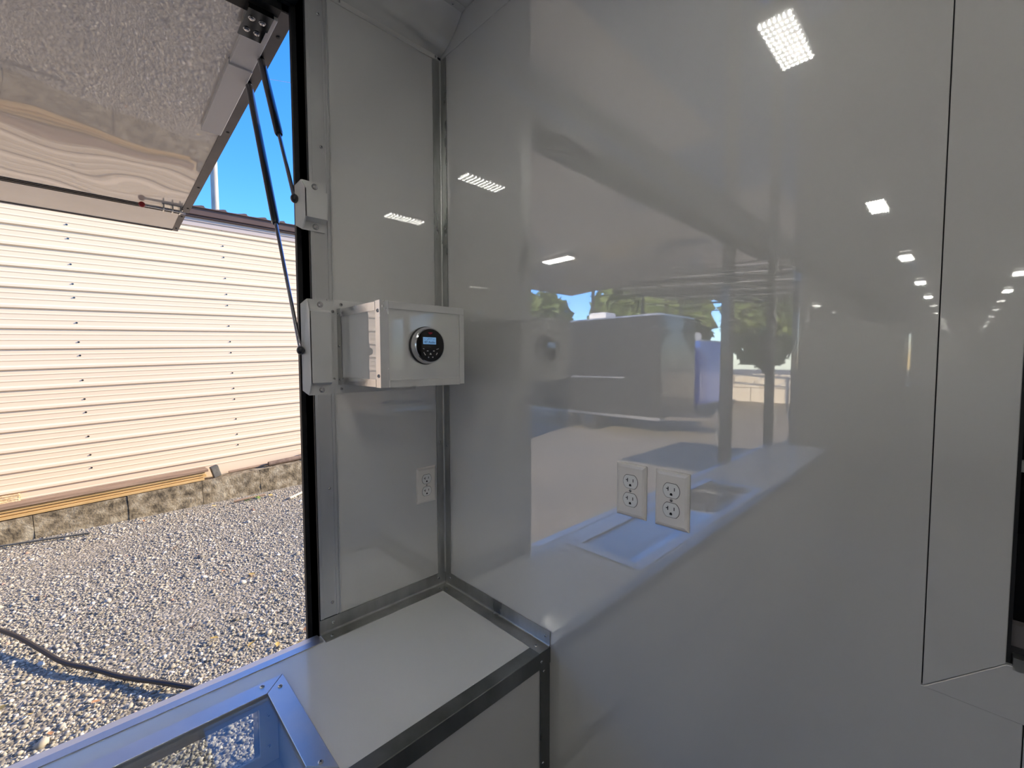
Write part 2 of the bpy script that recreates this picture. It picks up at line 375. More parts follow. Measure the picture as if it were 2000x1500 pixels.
# other walls, floor, ceiling, the closed dark room beyond the end wall, roof
struct('wall_right', bx(XR, XR+.06, YB, YF, -.2, H), 'white', label='white wall opposite the serving side')
struct('wall_back', bx(X0, XR+.06, YB-.06, YB, -.2, H), 'white', label='white far end wall of the trailer')
struct('wall_nose', bx(X0, XR+.06, YF, YF+.06, -.2, H), 'exterior', label='black nose of the trailer')
struct('floor', bx(X1, XR, YB, YF, -.2, 0), 'floor', label='grey vinyl trailer floor')
struct('ceiling', bx(X1, XR, YB, .006, H, H+.02), 'white', label='white trailer ceiling')
struct('roof', bx(X0-.01, XR+.07, YB-.07, YF+.07, H+.02, H+.12), 'exterior', label='black trailer roof')
# cove panel between serving wall and ceiling (slightly bowed)
bm = B(); prof = []
for i in range(9):
    t = i/8; x = .113*t; z = 2.612 + .074*t; bow = .012*math.sin(math.pi*t); prof.append((x+bow*.55, z-bow*.83))
pts = [(x, 0, z) for x, z in prof] + [(x-.001, 0, z+.0022) for x, z in reversed(prof)]
prism(bm, [(p[0], -.001, p[2]) for p in pts], (0, -4.4, 0))
cove = struct('trim_1', bm, 'white', smooth=True, label='white bowed cove panel between serving wall and ceiling')
mk('flange', bx(0.0005,.0025, -4.4,-.012, 2.598,2.616), 'white', cove)
mk('flange', bx(.108,.135, -4.4,-.001, 2.6865,2.6885), 'white', cove)
for y in (-.02,-.32,-.62,-.92): fix(cove, (.0025,y,2.607), (1,0,0), .0036); fix(cove, (.122,y-.02,2.6865), (0,0,-1), .0042)
# aluminium corner angle
bm = B(); rr = .006; poly = [(.001,-.031),(.0026,-.031),(.0026,-.0085)]
poly += [(.0085-.006*math.cos(a), -.0085+.006*math.sin(a)) for a in [R_(v) for v in (15,30,45,60,75)]]
poly += [(.0085,-.0026),(.031,-.0026),(.031,-.001),(.001,-.001)]
prism(bm, [(x, y, .962) for x, y in poly], (0,0,2.600-.962))
tc = struct('trim_2', bm, 'alu', smooth=True, label='tarnished aluminium angle running up the corner of the two walls')
for z in (2.08, 1.40):
    fix(tc, (.0026,-.02,z), (1,0,0), .0042); fix(tc, (.020,-.0026,z-.012 if z<2 else z), (0,-1,0), .0042)
# jamb trim: ridged aluminium strip beside the opening
bm = B(); prism(bm, [(0,-.408,.968),(.0045,-.408,.968),(.0045,-.400,.968),(.003,-.399,.968),(.003,-.366,.968),(.0048,-.365,.968),(.0048,-.362,.968),(.003,-.361,.968),(.003,-.357,.968),(.0048,-.356,.968),(.0048,-.353,.968),(0,-.352,.968)], (0,0,2.60-.968))
jt = struct('trim_3', bm, 'alu_sat', label='ridged aluminium strip up the edge of the serving opening')
for z in (2.545, 2.215, 1.32, 1.005): fix(jt, (.003,-.376,z), (1,0,0), .0045)
# black lining of the opening
bm = B(); box(bm, -.062, .001, OY0, OY0+.004, .80, OZ1+.02)
ob = struct('trim_4', bm, 'black', label='black rubber lining of the serving opening')
mk('head_lining', bx(-.062, 0, OY1, OY0, OZ1-.004, OZ1), 'black', ob)
mk('edge_seal', bx(-.072, -.058, OY0-.012, OY0+.004, .84, OZ1), 'black', ob)
mk('far_lining', bx(-.062, .001, OY1, OY1+.004, OZ0, OZ1), 'black', ob)

# ------------------------------------------------------------------ serving counter
CT = .925
ct = thing('serving_counter', (.23, -1.3, 0), 'white topped serving counter with aluminium angle edging in the corner', 'counter')
FX0, FX1, FY0, FY1 = .090, .418, -.528, -1.90      # outer edge of the display frame
bm = B()
box(bm, .002, .460, FY0-.03, -.002, CT-.02, CT); box(bm, .012, FX0+.03, FY1+.03, FY0-.03, CT-.02, CT)
box(bm, FX1-.03, .455, FY1+.03, FY0-.03, CT-.02, CT); box(bm, .012, .455, -3.54, FY1+.03, CT-.02, CT)
# notch: beside the opening the top reaches only to the sill strip
top = mk('top_panel', bm, 'counter', ct)
mk('front_panel', bx(.450,.4575,-3.54,-.001,.02,CT-.021), 'white', ct)
def angle_y(x_wall, y0, y1, z, leg_v, leg_h, sgn):
    return None
# cove angle on the serving wall: vertical leg, rounded bend, horizontal leg
def angle_prof(l1, l2, t=.0016, r=.006):
    """L profile in (a,b): leg along b (height l1) at a=0, leg along a (l2) at b=0, rounded inside"""
    pts = [(0,l1),(t,l1),(t,r+t)]
    pts += [(t+r-r*math.cos(a), t+r-r*math.sin(a)) for a in [R_(v) for v in (22,45,68)]]
    pts += [(t+r,t),(l2,t),(l2,0),(0,0)]
    return pts
pr = angle_prof(.040,.040)
bm = B(); prism(bm, [(.001+a, -.0015-.0, CT+b) for a, b in pr], (0,-.408,0))
for v in bm.verts:
    if v.co.y > -.1: v.co.y = -.0015 - max(v.co.x-.001, 0)          # mitre in the corner
wa = mk('wall_angle', bm, 'alu', ct, smooth=True)
bm = B(); prism(bm, [(.0015, -.001-a, CT+b) for a, b in pr], (.460,0,0))
for v in bm.verts:
    if v.co.x < .1: v.co.x = .0015 + max(-.001-v.co.y, 0)
wb = mk('wall_angle', bm, 'alu', ct, smooth=True)
for y in (-.030, -.375): fix(wa, (.0026,y,CT+.024), (1,0,0), .0042); fix(wa, (.026,y-.012,CT+.0016), (0,0,1), .0042)
for x in (.030, .447): fix(wb, (x,-.0026,CT+.024), (0,-1,0), .0042); fix(wb, (x-(.012 if x>.2 else -.012),-.026,CT+.0016), (0,0,1), .0042)
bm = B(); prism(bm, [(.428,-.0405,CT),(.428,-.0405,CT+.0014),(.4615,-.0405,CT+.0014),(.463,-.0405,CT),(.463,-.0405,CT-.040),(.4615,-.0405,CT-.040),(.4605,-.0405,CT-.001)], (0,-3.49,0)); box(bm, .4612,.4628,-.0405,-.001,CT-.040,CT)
fa = mk('front_edge_angle', bm, 'alu_dark_refl', ct)
fix(fa, (.463,-.036,CT-.022), (1,0,0), .0042)
lg = mk('corner_leg_angle', bx(.4575,.4605,-.036,-.001,.560,CT-.002), 'alu_dark_refl', ct)
fix(lg, (.4605,-.024,.872), (1,0,0), .0042); fix(lg, (.4605,-.027,.628), (1,0,0), .0042)
mk('lower_angle', bx(.4575,.4615,-3.53,-.001,.560,.600), 'alu', ct)
sp = mk('sill_strip', prism(B(), [(-.010,-.414,CT-.07),(-.010,-.414,CT-.001),(.014,-.414,CT+.0022),(.036,-.414,CT+.0022),(.036,-.414,CT+.0002),(.012,-.414,CT),(-.008,-.414,CT-.07)], (0,-3.12,0)), 'alu_sat', ct)

# ------------------------------------------------------------------ display case let into the counter
dc = thing('display_case', (.25, -1.2, CT), 'glass topped display case let into the counter with mitred aluminium frame', 'display case')
W_ = .043; z0, z1 = CT+.0005, CT+.004
ix0, ix1, iy0, iy1 = FX0+W_, FX1-W_, FY0-W_, FY1+W_
fr = []
for poly in ([(FX0,FY0),(FX1,FY0),(ix1,iy0),(ix0,iy0)], [(FX0,FY1),(FX0,FY0),(ix0,iy0),(ix0,iy1)],
             [(FX1,FY0),(FX1,FY1),(ix1,iy1),(ix1,iy0)], [(FX0,FY1),(ix0,iy1),(ix1,iy1),(FX1,FY1)]):
    cx = sum(p[0] for p in poly)/4; cy = sum(p[1] for p in poly)/4
    fr.append(mk('frame_bar', prism(B(), [(x+(cx-x)*.0012, y+(cy-y)*.0012, z0) for x, y in poly], (0,0,z1-z0)), 'alu_sat', dc, bevel=.0006))
fix(fr[0], (.130,-.545,z1), (0,0,1), .0052); fix(fr[0], (.385,-.549,z1), (0,0,1), .0052)
fix(fr[1], (.104,-.575,z1), (0,0,1), .0052); fix(fr[1], (.110,-1.1,z1), (0,0,1), .0052)
mk('glass_top', bx(ix0-.008, ix1+.008, iy1-.008, iy0+.008, CT-.006, CT-.001), 'glass', dc)
mk('end_panel', bx(.0, .45, -.518, -.512, .655, CT-.021), 'white', dc); mk('end_panel', bx(.0,.45,-1.93,-1.924,.655,CT-.021), 'white', dc)
mk('floor_panel', bx(.0, .45, -1.924, -.518, .648, .655), 'white', dc)
mk('back_panel', bx(.440,.449,-1.924,-.518,.656,CT-.021), 'white', dc)
bm = B()
box(bm, -.003,.003, CY0,-.519,.656,CT-.022); box(bm, -.003,.003,-1.923,CY1,.656,CT-.022)
box(bm, -.003,.003, CY1,CY0,CZ1,CT-.022); box(bm, -.003,.003,CY1,CY0,.656,CZ0)
wp = mk('window_surround', bm, 'bracket', dc)
for z in (.70,.78): fix(wp, (.003,-.540,z), (1,0,0), .004)
mk('front_pane', bx(-.012,-.008,CY1,CY0,CZ0,CZ1), 'glass', dc)

# ------------------------------------------------------------------ outlets
def outlet(loc, rotz, label, plate_w=.0705, plate_h=.1145):
    t = thing('wall_outlet', loc, label, 'outlet', None, (0,0,rotz), local=True)
    bm = B(); a, b = plate_w/2, plate_h/2
    lv = []
    for ins, y in ((0,0),(0,-.002),(.0035,-.0045),(.008,-.0058)):
        lv.append([bm.verts.new(p) for p in ((-a+ins,y,-b+ins),(a-ins,y,-b+ins),(a-ins,y,b-ins),(-a+ins,y,b-ins))])
    for L0, L1 in zip(lv, lv[1:]):
        for i in range(4): bm.faces.new((L0[i], L0[(i+1)%4], L1[(i+1)%4], L1[i]))
    bm.faces.new(lv[0]); bm.faces.new(lv[-1])
    mk('cover_plate', bm, 'plate', t)
    def face(r, cut, y0, y1, cz):
        pts = []
        for k in range(40):
            th = 2*math.pi*k/40; x, z = r*math.cos(th), r*math.sin(th)
            pts.append((x, y0, cz + max(-cut, min(cut, z))))
        return prism(B(), pts, (0, y1-y0, 0))
    for cz in (.0195, -.0195):
        mk('gap_ring', face(.0178,.0150,-.0057,-.0060,cz), 'slot', t)
        rc = mk('receptacle', face(.0169,.0142,-.0057,-.0066,cz), 'recept', t)
        bm = B(); box(bm, -.0072,-.0056,-.0069,-.0064,cz-.0010,cz+.0072); box(bm, -.0104,-.0056,-.0069,-.0064,cz+.0024,cz+.0040)
        mk('slot', bm, 'slot', rc)
        mk('slot', bx(.0058,.0073,-.0069,-.0064,cz,cz+.0066), 'slot', rc)
        bm = B(); cyl(bm, (0,-.0064,cz-.0072), (0,-.0069,cz-.0072), .0026, n=14); box(bm, -.0026,.0026,-.0069,-.0064,cz-.0095,cz-.0072)
        mk('ground_hole', bm, 'slot', rc)
    fix(t, (0,-.0058,0), (0,-1,0), .0032)
    return t
outlet((.691,-.0002,1.3840), 0, 'light outlet plate on the end wall, left of the pair, nearer the corner')
outlet((.782,-.0002,1.3842), 0, 'light outlet plate on the end wall, right of the pair, nearer the dark window')
outlet((.0002,-.0735,1.2690), R_(90), 'flush white outlet on the serving wall beside the corner angle')

# ------------------------------------------------------------------ stereo box
BX, BY0, BY1, BZ0, BZ1 = .246, -.346, -.107, 1.601, 1.800
sb = thing('stereo_box', (.12,-.226,BZ0), 'white sheet box with aluminium angle edges mounted on the serving wall', 'box')
mk('front_panel', bx(BX-.004,BX-.001,BY0+.004,BY1-.004,BZ0+.003,BZ1-.003), 'white', sb)
mk('side_panel', bx(.002,BX-.004,BY0+.002,BY0+.005,BZ0+.003,BZ1-.003), 'white', sb)
mk('side_panel', bx(.002,BX-.004,BY1-.005,BY1-.002,BZ0+.003,BZ1-.003), 'white', sb)
mk('top_panel', bx(.002,BX-.004,BY0+.002,BY1-.002,BZ1-.003,BZ1-.001), 'white', sb)
mk('bottom_panel', bx(.002,BX-.004,BY0+.002,BY1-.002,BZ0,BZ0+.003), 'white', sb)
e = .022; t_ = .0016
bm = B(); prism(bm, [(BX-e,BY0,BZ0-.001),(BX-e,BY0+t_,BZ0-.001),(BX-t_,BY0+t_,BZ0-.001),(BX-t_,BY0+e,BZ0-.001),(BX,BY0+e,BZ0-.001),(BX,BY0,BZ0-.001)], (0,0,BZ1-BZ0+.003))
ca = mk('corner_angle', bm, 'alu_bright', sb)
for z in (BZ0+.026, BZ1-.022): fix(ca, (BX-.010,BY0,z), (0,-1,0), .0045)
mk('edge_angle', bx(BX-.0005,BX+.0022,BY0+e,BY1,BZ1-.016,BZ1+.001), 'bracket', sb)
mk('edge_angle', bx(BX-.0005,BX+.0022,BY0+e,BY1-.015,BZ0-.001,BZ0+.016), 'bracket', sb)
mk('edge_angle', bx(BX-.0005,BX+.0028,BY1-.014,BY1,BZ0+.001,BZ1-.017), 'bracket', sb)
mk('edge_strip', bx(.028,BX-e-.001,BY0-.0006,BY0+.002,BZ1-.020,BZ1), 'alu_bright', sb)
mk('edge_strip', bx(.028,BX-e-.001,BY0-.0006,BY0+.002,BZ0,BZ0+.018), 'alu_bright', sb)
# mounting angle round the foot of the box on the wall
ma = mk('mount_angle', bx(.001,.028,BY0-.0012,BY0+.0004,BZ0-.002,BZ1+.002), 'alu', sb)
for z in (BZ0+.012, 1.702, BZ1-.012): fix(ma, (.019,BY0-.0012,z), (0,-1,0), .0045)
bm = B(); prism(bm, [(.001,BY0-.026,BZ0-.026),(.001,BY0,BZ0),(.001,BY0,BZ1),(.001,BY0-.026,BZ1+.026)], (.0055,0,0))
mf = mk('mount_flange', bm, 'bracket', sb); fix(mf, (.0065,BY0-.012,BZ1-.006), (1,0,0), .0045); fix(mf, (.0065,BY0-.012,BZ0+.014), (1,0,0), .0035)
mf = mk('mount_flange', prism(B(), [(.001,BY0-.026,BZ1+.026),(.001,BY0,BZ1),(.001,BY1,BZ1),(.001,BY1,BZ1+.026)], (.0035,0,0)), 'bracket', sb); fix(mf, (.0045,BY0+.012,BZ1+.014), (1,0,0), .0045)
mf = mk('mount_flange', prism(B(), [(.001,BY0-.026,BZ0-.026),(.001,BY1,BZ0-.026),(.001,BY1,BZ0),(.001,BY0,BZ0)], (.0035,0,0)), 'bracket', sb); fix(mf, (.0045,BY0+.008,BZ0-.014), (1,0,0), .0045)

# round stereo head unit
RY, RZ, RX = -.2245, 1.700, BX-.001
rd = thing('round_stereo', (RX,RY,RZ), 'round black stereo head unit with lit blue screen and chrome bezel', 'stereo')
mk('gasket', lathe(B(), (RX,RY,RZ), (1,0,0), [(0,0),(.0465,0),(.0470,.003),(.0465,.006),(0,.006)], 48), 'black', rd, smooth=True)
mk('bezel', lathe(B(), (RX,RY,RZ), (1,0,0), [(.030,.005),(.0452,.006),(.0455,.010),(.0442,.015),(.0442,.017),(.0425,.021),(.0400,.0225),(.0392,.021),(.030,.019)], 48), 'chrome', rd, smooth=True)
fc = mk('face', lathe(B(), (RX,RY,RZ), (1,0,0), [(0,.012),(.0395,.012),(.0395,.0215),(.038,.0222),(0,.0222)], 48), 'black_gloss', rd, smooth=True)
fx = RX+.0223
def fbox(name, u, v, wu, hv, m, par, ang=0, d=.0005, base=fx):
    bm = B(); c, s = math.cos(R_(ang)), math.sin(R_(ang))
    pts = [(base, RY+u+c*a-s*b, RZ+v+s*a+c*b) for a, b in ((-wu/2,-hv/2),(wu/2,-hv/2),(wu/2,hv/2),(-wu/2,hv/2))]
    return mk(name, prism(bm, pts, (d,0,0)), m, par)
scn = fbox('screen', -.0025, .0112, .0370, .0170, 'lcd', rd)
def text(s, size, u, v, m, par, base):
    cu = bpy.data.curves.new('t', 'FONT'); cu.body = s; cu.size = size; cu.align_x = 'CENTER'; cu.align_y = 'CENTER'; cu.extrude = .0001
    o = bpy.data.objects.new('t', cu); COL.objects.link(o); bpy.context.view_layer.update()
    me = bpy.data.meshes.new_from_object(o); bpy.data.objects.remove(o)
    me.transform(Matrix(((0,0,1,base),(1,0,0,RY+u),(0,1,0,RZ+v),(0,0,0,1))))
    me.transform(Matrix.Translation(-OFF[par.name]))
    me.materials.clear(); me.materials.append(MT[m]); return put(bpy.data.objects.new('lettering', me), par)
text('BT Audio', .0080, .0005-.0025, .0075, 'lcd_ink', scn, fx+.0007)
for u_, v_, a_ in ((-.0165,.0150,-25),(-.0085,.0140,50),(-.0050,.0158,80),(-.0015,.0156,75),(.0035,.0160,-10),(.0095,.0145,10)): fbox('screen_mark', u_, v_, .0026, .0011, 'lcd_ink', scn, a_, .0002, fx+.0005)
# red emblem above the screen: small winged badge
bm = B(); prism(bm, [(fx, RY+u, RZ+v) for u, v in ((-.0062,.0318),(.0062,.0318),(.0048,.0288),(.0018,.0272),(0,.0265),(-.0018,.0272),(-.0048,.0288))], (.0004,0,0))
mk('emblem', bm, 'logo_red', rd)
for u, v, wu, hv, a in ((-.0195,-.0085,.004,.0012,-20),(.0205,-.0085,.007,.0012,15),(-.0085,-.0135,.0042,.0022,0),(.0095,-.0135,.0042,.0022,0),
                        (-.0170,-.0205,.0085,.0014,-55),(.0180,-.0205,.0060,.0014,55),(-.0060,-.0290,.0028,.0030,20),(.0062,-.0290,.0028,.0030,-20)):
    fbox('button_mark', u, v, wu, hv, 'legend', rd, a)
mk('button_mark', prism(B(), [(fx,RY-.0028,RZ-.0225),(fx,RY+.0028,RZ-.0225),(fx,RY,RZ-.0180)], (.0005,0,0)), 'legend', rd)

# ------------------------------------------------------------------ strut brackets (hat sections) and gas struts
def bracket(z0, z1, y0, y1, d, fl, label):
    t = thing('strut_bracket', (0,(y0+y1)/2,z0), label, 'bracket')
    w0 = .0055
    prof = [(w0,z1),(w0+.003,z1),(w0+.003,z1-fl),(d,z1-fl*1.25),(d,z0+fl*1.25),(w0+.003,z0+fl),(w0+.003,z0),(w0,z0)]
    inner = [(w0,z0+fl),(d-.003,z0+fl*1.35),(d-.003,z1-fl*1.35),(w0,z1-fl)]
    mk('body', prism(B(), [(x,y0,z) for x, z in prof[:8]] + [(x,y0,z) for x, z in inner], (0,y1-y0,0)), 'bracket', t)
    mk('side_plate', prism(B(), [(w0-.02,y0-.010,z1-.012),(w0+.001,y0-.0015,z1),(d,y0-.0005,z1-fl*1.25),(d,y0-.0005,z0+fl*1.25),(w0+.001,y0-.0015,z0),(w0-.02,y0-.010,z0+.012)], (0,.003,0)), 'bracket', t)
    for z in (z1-fl*.5, z0+fl*.5): fix(t, (w0+.003,(y0+y1)/2+.004,z), (1,0,0), .0058, BOLT, 'bolt')
    return t
bracket(1.995, 2.118, -.428, -.374, .030, .022, 'short white steel strut bracket on the jamb above the stereo box')
bracket(1.574, 1.822, -.422, -.368, .022, .026, 'long white steel strut bracket on the jamb beside the stereo box')
def strut(top, low, split, label, ballr=.0095):
    t = thing('gas_strut', low, label, 'gas strut', 'pair of gas struts holding up the awning door')
    top, low = Vector(top), Vector(low); mid = top.lerp(low, split)
    mk('cylinder', lathe(B(), top, mid-top, [(0,0),(.0075,.0),(.0105,.012),(.0105,(mid-top).length-.006),(.0085,(mid-top).length),(0,(mid-top).length)], 20), 'strut', t, smooth=True)
    mk('rod', cyl(B(), mid, low, .0048, n=14), 'rod', t, smooth=True)
    for p, s in ((top, 1), (low, -1)):
        mk('end_socket', sphere(B(), p, ballr*1.05, 16, 1, 1, 1.15), 'strut', t, smooth=True)
        q = p + Vector((0,.016,0)) if s < 0 else p + Vector((0,0,.016))
        mk('ball_stud', cyl(B(), p, q, .0042, n=10), 'dark_steel', t, smooth=True)
AZ = lambda x: 2.566 + .0334*x
strut((-.427,-.434,AZ(-.427)-.012), (-.006,-.437,1.690), .575, 'long black gas strut ending at the bracket beside the stereo box')
strut((-.284,-.434,AZ(-.284)-.012), (-.010,-.440,2.072), .575, 'short black gas strut ending at the upper bracket')

# ------------------------------------------------------------------ awning door (raised flap over the opening)
aw = thing('awning_door', (-.07,-1.5,2.566), 'raised white awning door seen from below with dark angle frame', 'awning')
def slab(x0, x1, y0, y1, d0, d1, zf=AZ):
    """box following the awning slope; d0..d1 = height above underside"""
    return prism(B(), [(x0,y0,zf(x0)+d0),(x1,y0,zf(x1)+d0),(x1,y0,zf(x1)+d1),(x0,y0,zf(x0)+d1)], (0,y1-y0,0))
AX0, AX1, AY0, AY1 = -.072, -1.885, -.406, -3.56
mk('panel', slab(AX1, AX0, AY1+.02, AY0-.004, 0, .035), 'awning', aw)
fb = mk('frame_bar', slab(AX1, AX0, AY0-.034, AY0, -.004, .040), 'frame_dark', aw)
for x in (-.17,-.80,-1.45,-1.80): fix(fb, (x,AY0-.014,AZ(x)-.004), (0,0,-1), .006, RIVET, 'rivet')
mk('frame_bar', slab(AX0-.055, AX0+.004, AY1, AY0-.034, -.005, .040), 'black', aw)
mk('frame_bar', slab(AX1-.004, AX1+.008, AY1, AY0-.034, -.003, .038), 'black', aw)
mk('frame_bar', slab(AX1, AX0, AY1, AY1+.03, -.004, .040), 'frame_dark', aw)
mk('hinge_seal', slab(AX0+.004, -.058, AY1, AY0, .015, .045), 'black', aw)
# white board pieces and bent steel hinge plate on the underside
mk('stiffener_board', slab(-.36, -.10, -.500, -.440, -.014, 0), 'board_white', aw, bevel=.001)
mk('stiffener_board', slab(-.815, -.352, -.503, -.441, -.019, 0), 'board_white', aw, bevel=.001)
hp = mk('hinge_plate', slab(-.205, -.142, -.510, -.455, -.019, -.0145), 'dark_steel', aw)
for y in (-.496,-.472): fix(hp, (-.172,y,AZ(-.172)-.019), (0,0,-1), .006, BOLT, 'bolt')
hq = mk('hinge_plate', slab(-.141, -.080, -.512, -.455, -.028, -.0145), 'dark_steel', aw)
for y in (-.498,-.474): fix(hq, (-.112,y,AZ(-.112)-.028), (0,0,-1), .006, BOLT, 'bolt')
# folding outer flap
fl = thing('awning_flap', (-1.91,-1.5,2.49), 'narrow white fold-out flap along the outer edge of the awning', 'flap')
FZ = lambda x: 2.500 + .052*(x+1.91)
mk('panel', slab(-2.250, -1.931, AY1+.02, -.432, 0, .02, FZ), 'awning_flap', fl)
eb = mk('end_bar', slab(-2.262, -1.925, -.442, -.414, -.003, .022, FZ), 'frame_dark', fl)
for x in (-1.96,-2.20): fix(eb, (x,-.428,FZ(x)-.003), (0,0,-1), .006, RIVET, 'rivet')
mk('edge_bar', slab(-2.262, -2.247, AY1+.02, -.442, -.004, .022, FZ), 'frame_dark', fl)
mk('hinge_rail', slab(-1.930, -1.905, AY1+.02, -.436, .001, .022, FZ), 'black', fl)
# slide bolt bridging awning and flap
lt = thing('slide_bolt', (-1.87,-.52,2.49), 'zinc slide bolt with red tipped handle under the awning corner', 'latch')
lx = -1.835; lz = AZ(lx)
mk('base_plate', slab(-1.870,-1.800,-.530,-.450,-.003,0), 'zinc', lt)
for y in (-.526,-.488,-.455):
    mk('guide', prism(B(), [(-1.868,y,lz-.002),(-1.868,y,lz-.026),(-1.855,y,lz-.032),(-1.815,y,lz-.032),(-1.802,y,lz-.026),(-1.802,y,lz-.002)], (0,.006,0)), 'zinc', lt)
mk('bolt_bar', cyl(B(), (lx,-.605,lz-.018), (lx,-.436,lz-.018), .0065, n=14), 'chrome', lt, smooth=True)
mk('knob', sphere(B(), (lx,-.610,lz-.018), .0145, 16), 'red', lt, smooth=True)
mk('strike_plate', slab(-1.86,-1.80,-.446,-.4405,-.020,.0), 'zinc', lt)

# ------------------------------------------------------------------ LED lights
def led(loc, label, rot=(0,0,0)):
    t = thing('ceiling_light', loc, label, 'light', 'slim LED strip lights', rot, local=True)
    mk('housing', bx(-.055,.055,-.155,.155,-.018,0), 'bracket', t, bevel=.003)
    mk('lens', bx(-.042,.042,-.135,.135,-.024,-.0175), 'led', t)
    return t
NM = ['nearest the end wall', 'second from end wall', 'third from end wall', 'fourth from end wall', 'farthest back']
for x, side in ((.75,'in the ceiling row by the serving wall'), (1.60,'in the far ceiling row')):
    for y, n in zip((-.80,-2.95,-5.05,-7.10,-9.0), NM): led((x,y,H-.0005), 'slim LED light %s, %s' % (side, n))
led((-1.2,-2.0,AZ(-1.2)-.0005), 'slim white LED light under the raised awning door', (0,-.0334,R_(90)))

# ------------------------------------------------------------------ outside: ground and gravel
bm = B(); s = 120; vs_ = [bm.verts.new(p) for p in ((-s,-s,G),(s,-s,G),(s,s,G),(-s,s,G))]; bm.faces.new(vs_)
struct('ground', bm, 'gravel', label='crushed grey gravel yard')
N = 76000
phi = (1+5**.5)/2
ico = np.array([(-1,phi,0),(1,phi,0),(-1,-phi,0),(1,-phi,0),(0,-1,phi),(0,1,phi),(0,-1,-phi),(0,1,-phi),(phi,0,-1),(phi,0,1),(-phi,0,-1),(-phi,0,1)], float)
ico /= np.linalg.norm(ico[0])
tri = np.array([(0,11,5),(0,5,1),(0,1,7),(0,7,10),(0,10,11),(1,5,9),(5,11,4),(11,10,2),(10,7,6),(7,1,8),(3,9,4),(3,4,2),(3,2,6),(3,6,8),(3,8,9),(4,9,5),(2,4,11),(6,2,10),(8,6,7),(9,8,1)])
rs = np.random.RandomState(3)
px = -7.1 + rs.rand(N)**.85*6.2; py = -2.6 + rs.rand(N)*5.4
keep = (np.sin(px*2.1+py*1.3)+np.sin(px*.9-py*2.7+1)+np.sin(px*4.3+py*3.7+2)*.6+rs.randn(N)*.9) > -1.1
px, py = px[keep], py[keep]; N = len(px)
rad = np.clip(.0035 + rs.gamma(2.0, .0024, N), .0035, .022)
rad[:60] = .026 + rs.rand(60)*.012
ang = rs.rand(N)*6.283; ca_, sa_ = np.cos(ang), np.sin(ang)
V = ico[None]*(1+.28*(rs.rand(N,12,1)-.5)) * (np.stack([1+.5*rs.rand(N), .75+.4*rs.rand(N), .5+.35*rs.rand(N)], 1)*rad[:,None])[:,None,:]
tl = (rs.rand(N,1)-.5)*.7
X = V[...,0]*ca_[:,None]-V[...,1]*sa_[:,None]; Y = V[...,0]*sa_[:,None]+V[...,1]*ca_[:,None]
Z = V[...,2] + tl*V[...,0]
co = np.stack([X+px[:,None], Y+py[:,None], Z+G+rad[:,None]*.12], -1).reshape(-1,3)
fc_ = (tri[None]+12*np.arange(N)[:,None,None]).reshape(-1,3)
me = bpy.data.meshes.new('gravel')
me.vertices.add(len(co)); me.vertices.foreach_set('co', co.ravel().astype('f'))
me.loops.add(fc_.size); me.loops.foreach_set('vertex_index', fc_.ravel().astype('i'))
me.polygons.add(len(fc_)); me.polygons.foreach_set('loop_start', np.arange(0, fc_.size, 3).astype('i'))
me.update(calc_edges=True)
at = me.attributes.new('tint', 'FLOAT', 'POINT'); at.data.foreach_set('value', np.repeat(rs.rand(N)**1.05, 12).astype('f'))
me.materials.append(MT['stone'])
go = put(bpy.data.objects.new('gravel', me)); tag(go, 'loose crushed grey gravel stones covering the yard', 'gravel', kind='stuff')
# black cable on the gravel
def smoothpts(P, n=8):
    out_ = []
    for i in range(len(P)-1):
        a = Vector(P[max(i-1,0)]); b = Vector(P[i]); c = Vector(P[i+1]); d = Vector(P[min(i+2,len(P)-1)])
        for k in range(n):
            t = k/n; out_.append(.5*((2*b)+(c-a)*t+(2*a-5*b+4*c-d)*t*t+(3*b-a-3*c+d)*t**3))
    return out_+[Vector(P[-1])]
hp_ = [(-5.2,-1.95,.02),(-4.55,-1.60,.05),(-4.08,-1.37,.07),(-3.72,-1.21,.055),(-3.40,-1.07,.045),(-3.14,-.90,.04),(-2.92,-.76,.03),(-2.62,-.56,.045),(-2.38,-.37,.03),(-2.0,-.08,.03),(-1.4,.5,.03),(-.6,1.0,.05)]
tag(mk('power_cable', tube(B(), smoothpts([(x,y,G+z) for x,y,z in hp_], 8), .0165, 10), 'hose', smooth=True), 'thick black cable snaking across the gravel', 'cable')
# sticks, leaves, weed
def stick(a, b, r, m, label): tag(mk('stick', tube(B(), [a, Vector(a).lerp(Vector(b),.5)+Vector((.0,.0,.004)), b], r, 7), m), label, 'stick')
stick((-6.95,-1.75,G+.03), (-6.75,-.95,G+.03), .014, 'wood_dark', 'dark stick lying on the gravel along the concrete kerb')
stick((-6.48,1.42,G+.03), (-6.78,1.86,G+.03), .020, 'stick', 'pale stick on the gravel beside the black jamb')
stick((-6.93,.72,G+.03), (-6.96,1.18,G+.035), .016, 'wood_grey', 'brown splinter against the kerb by a weed')
wd = thing('weed', (-6.88,1.0,G), 'small green weed at the foot of the kerb', 'weed')
for k in range(9):
    a = random.uniform(0,6.28); L = random.uniform(.05,.10); bm = B()
    p = Vector((-6.88+random.uniform(-.05,.05), 1.0+random.uniform(-.14,.14), G+.01)); d = Vector((math.cos(a), math.sin(a), .5))*L; n = Vector((-math.sin(a),math.cos(a),0))*.014
    vv = [bm.verts.new(q) for q in (p, p+d*.5+n, p+d, p+d*.5-n)]; bm.faces.new(vv); mk('leaf_blade', bm, 'weed', wd)
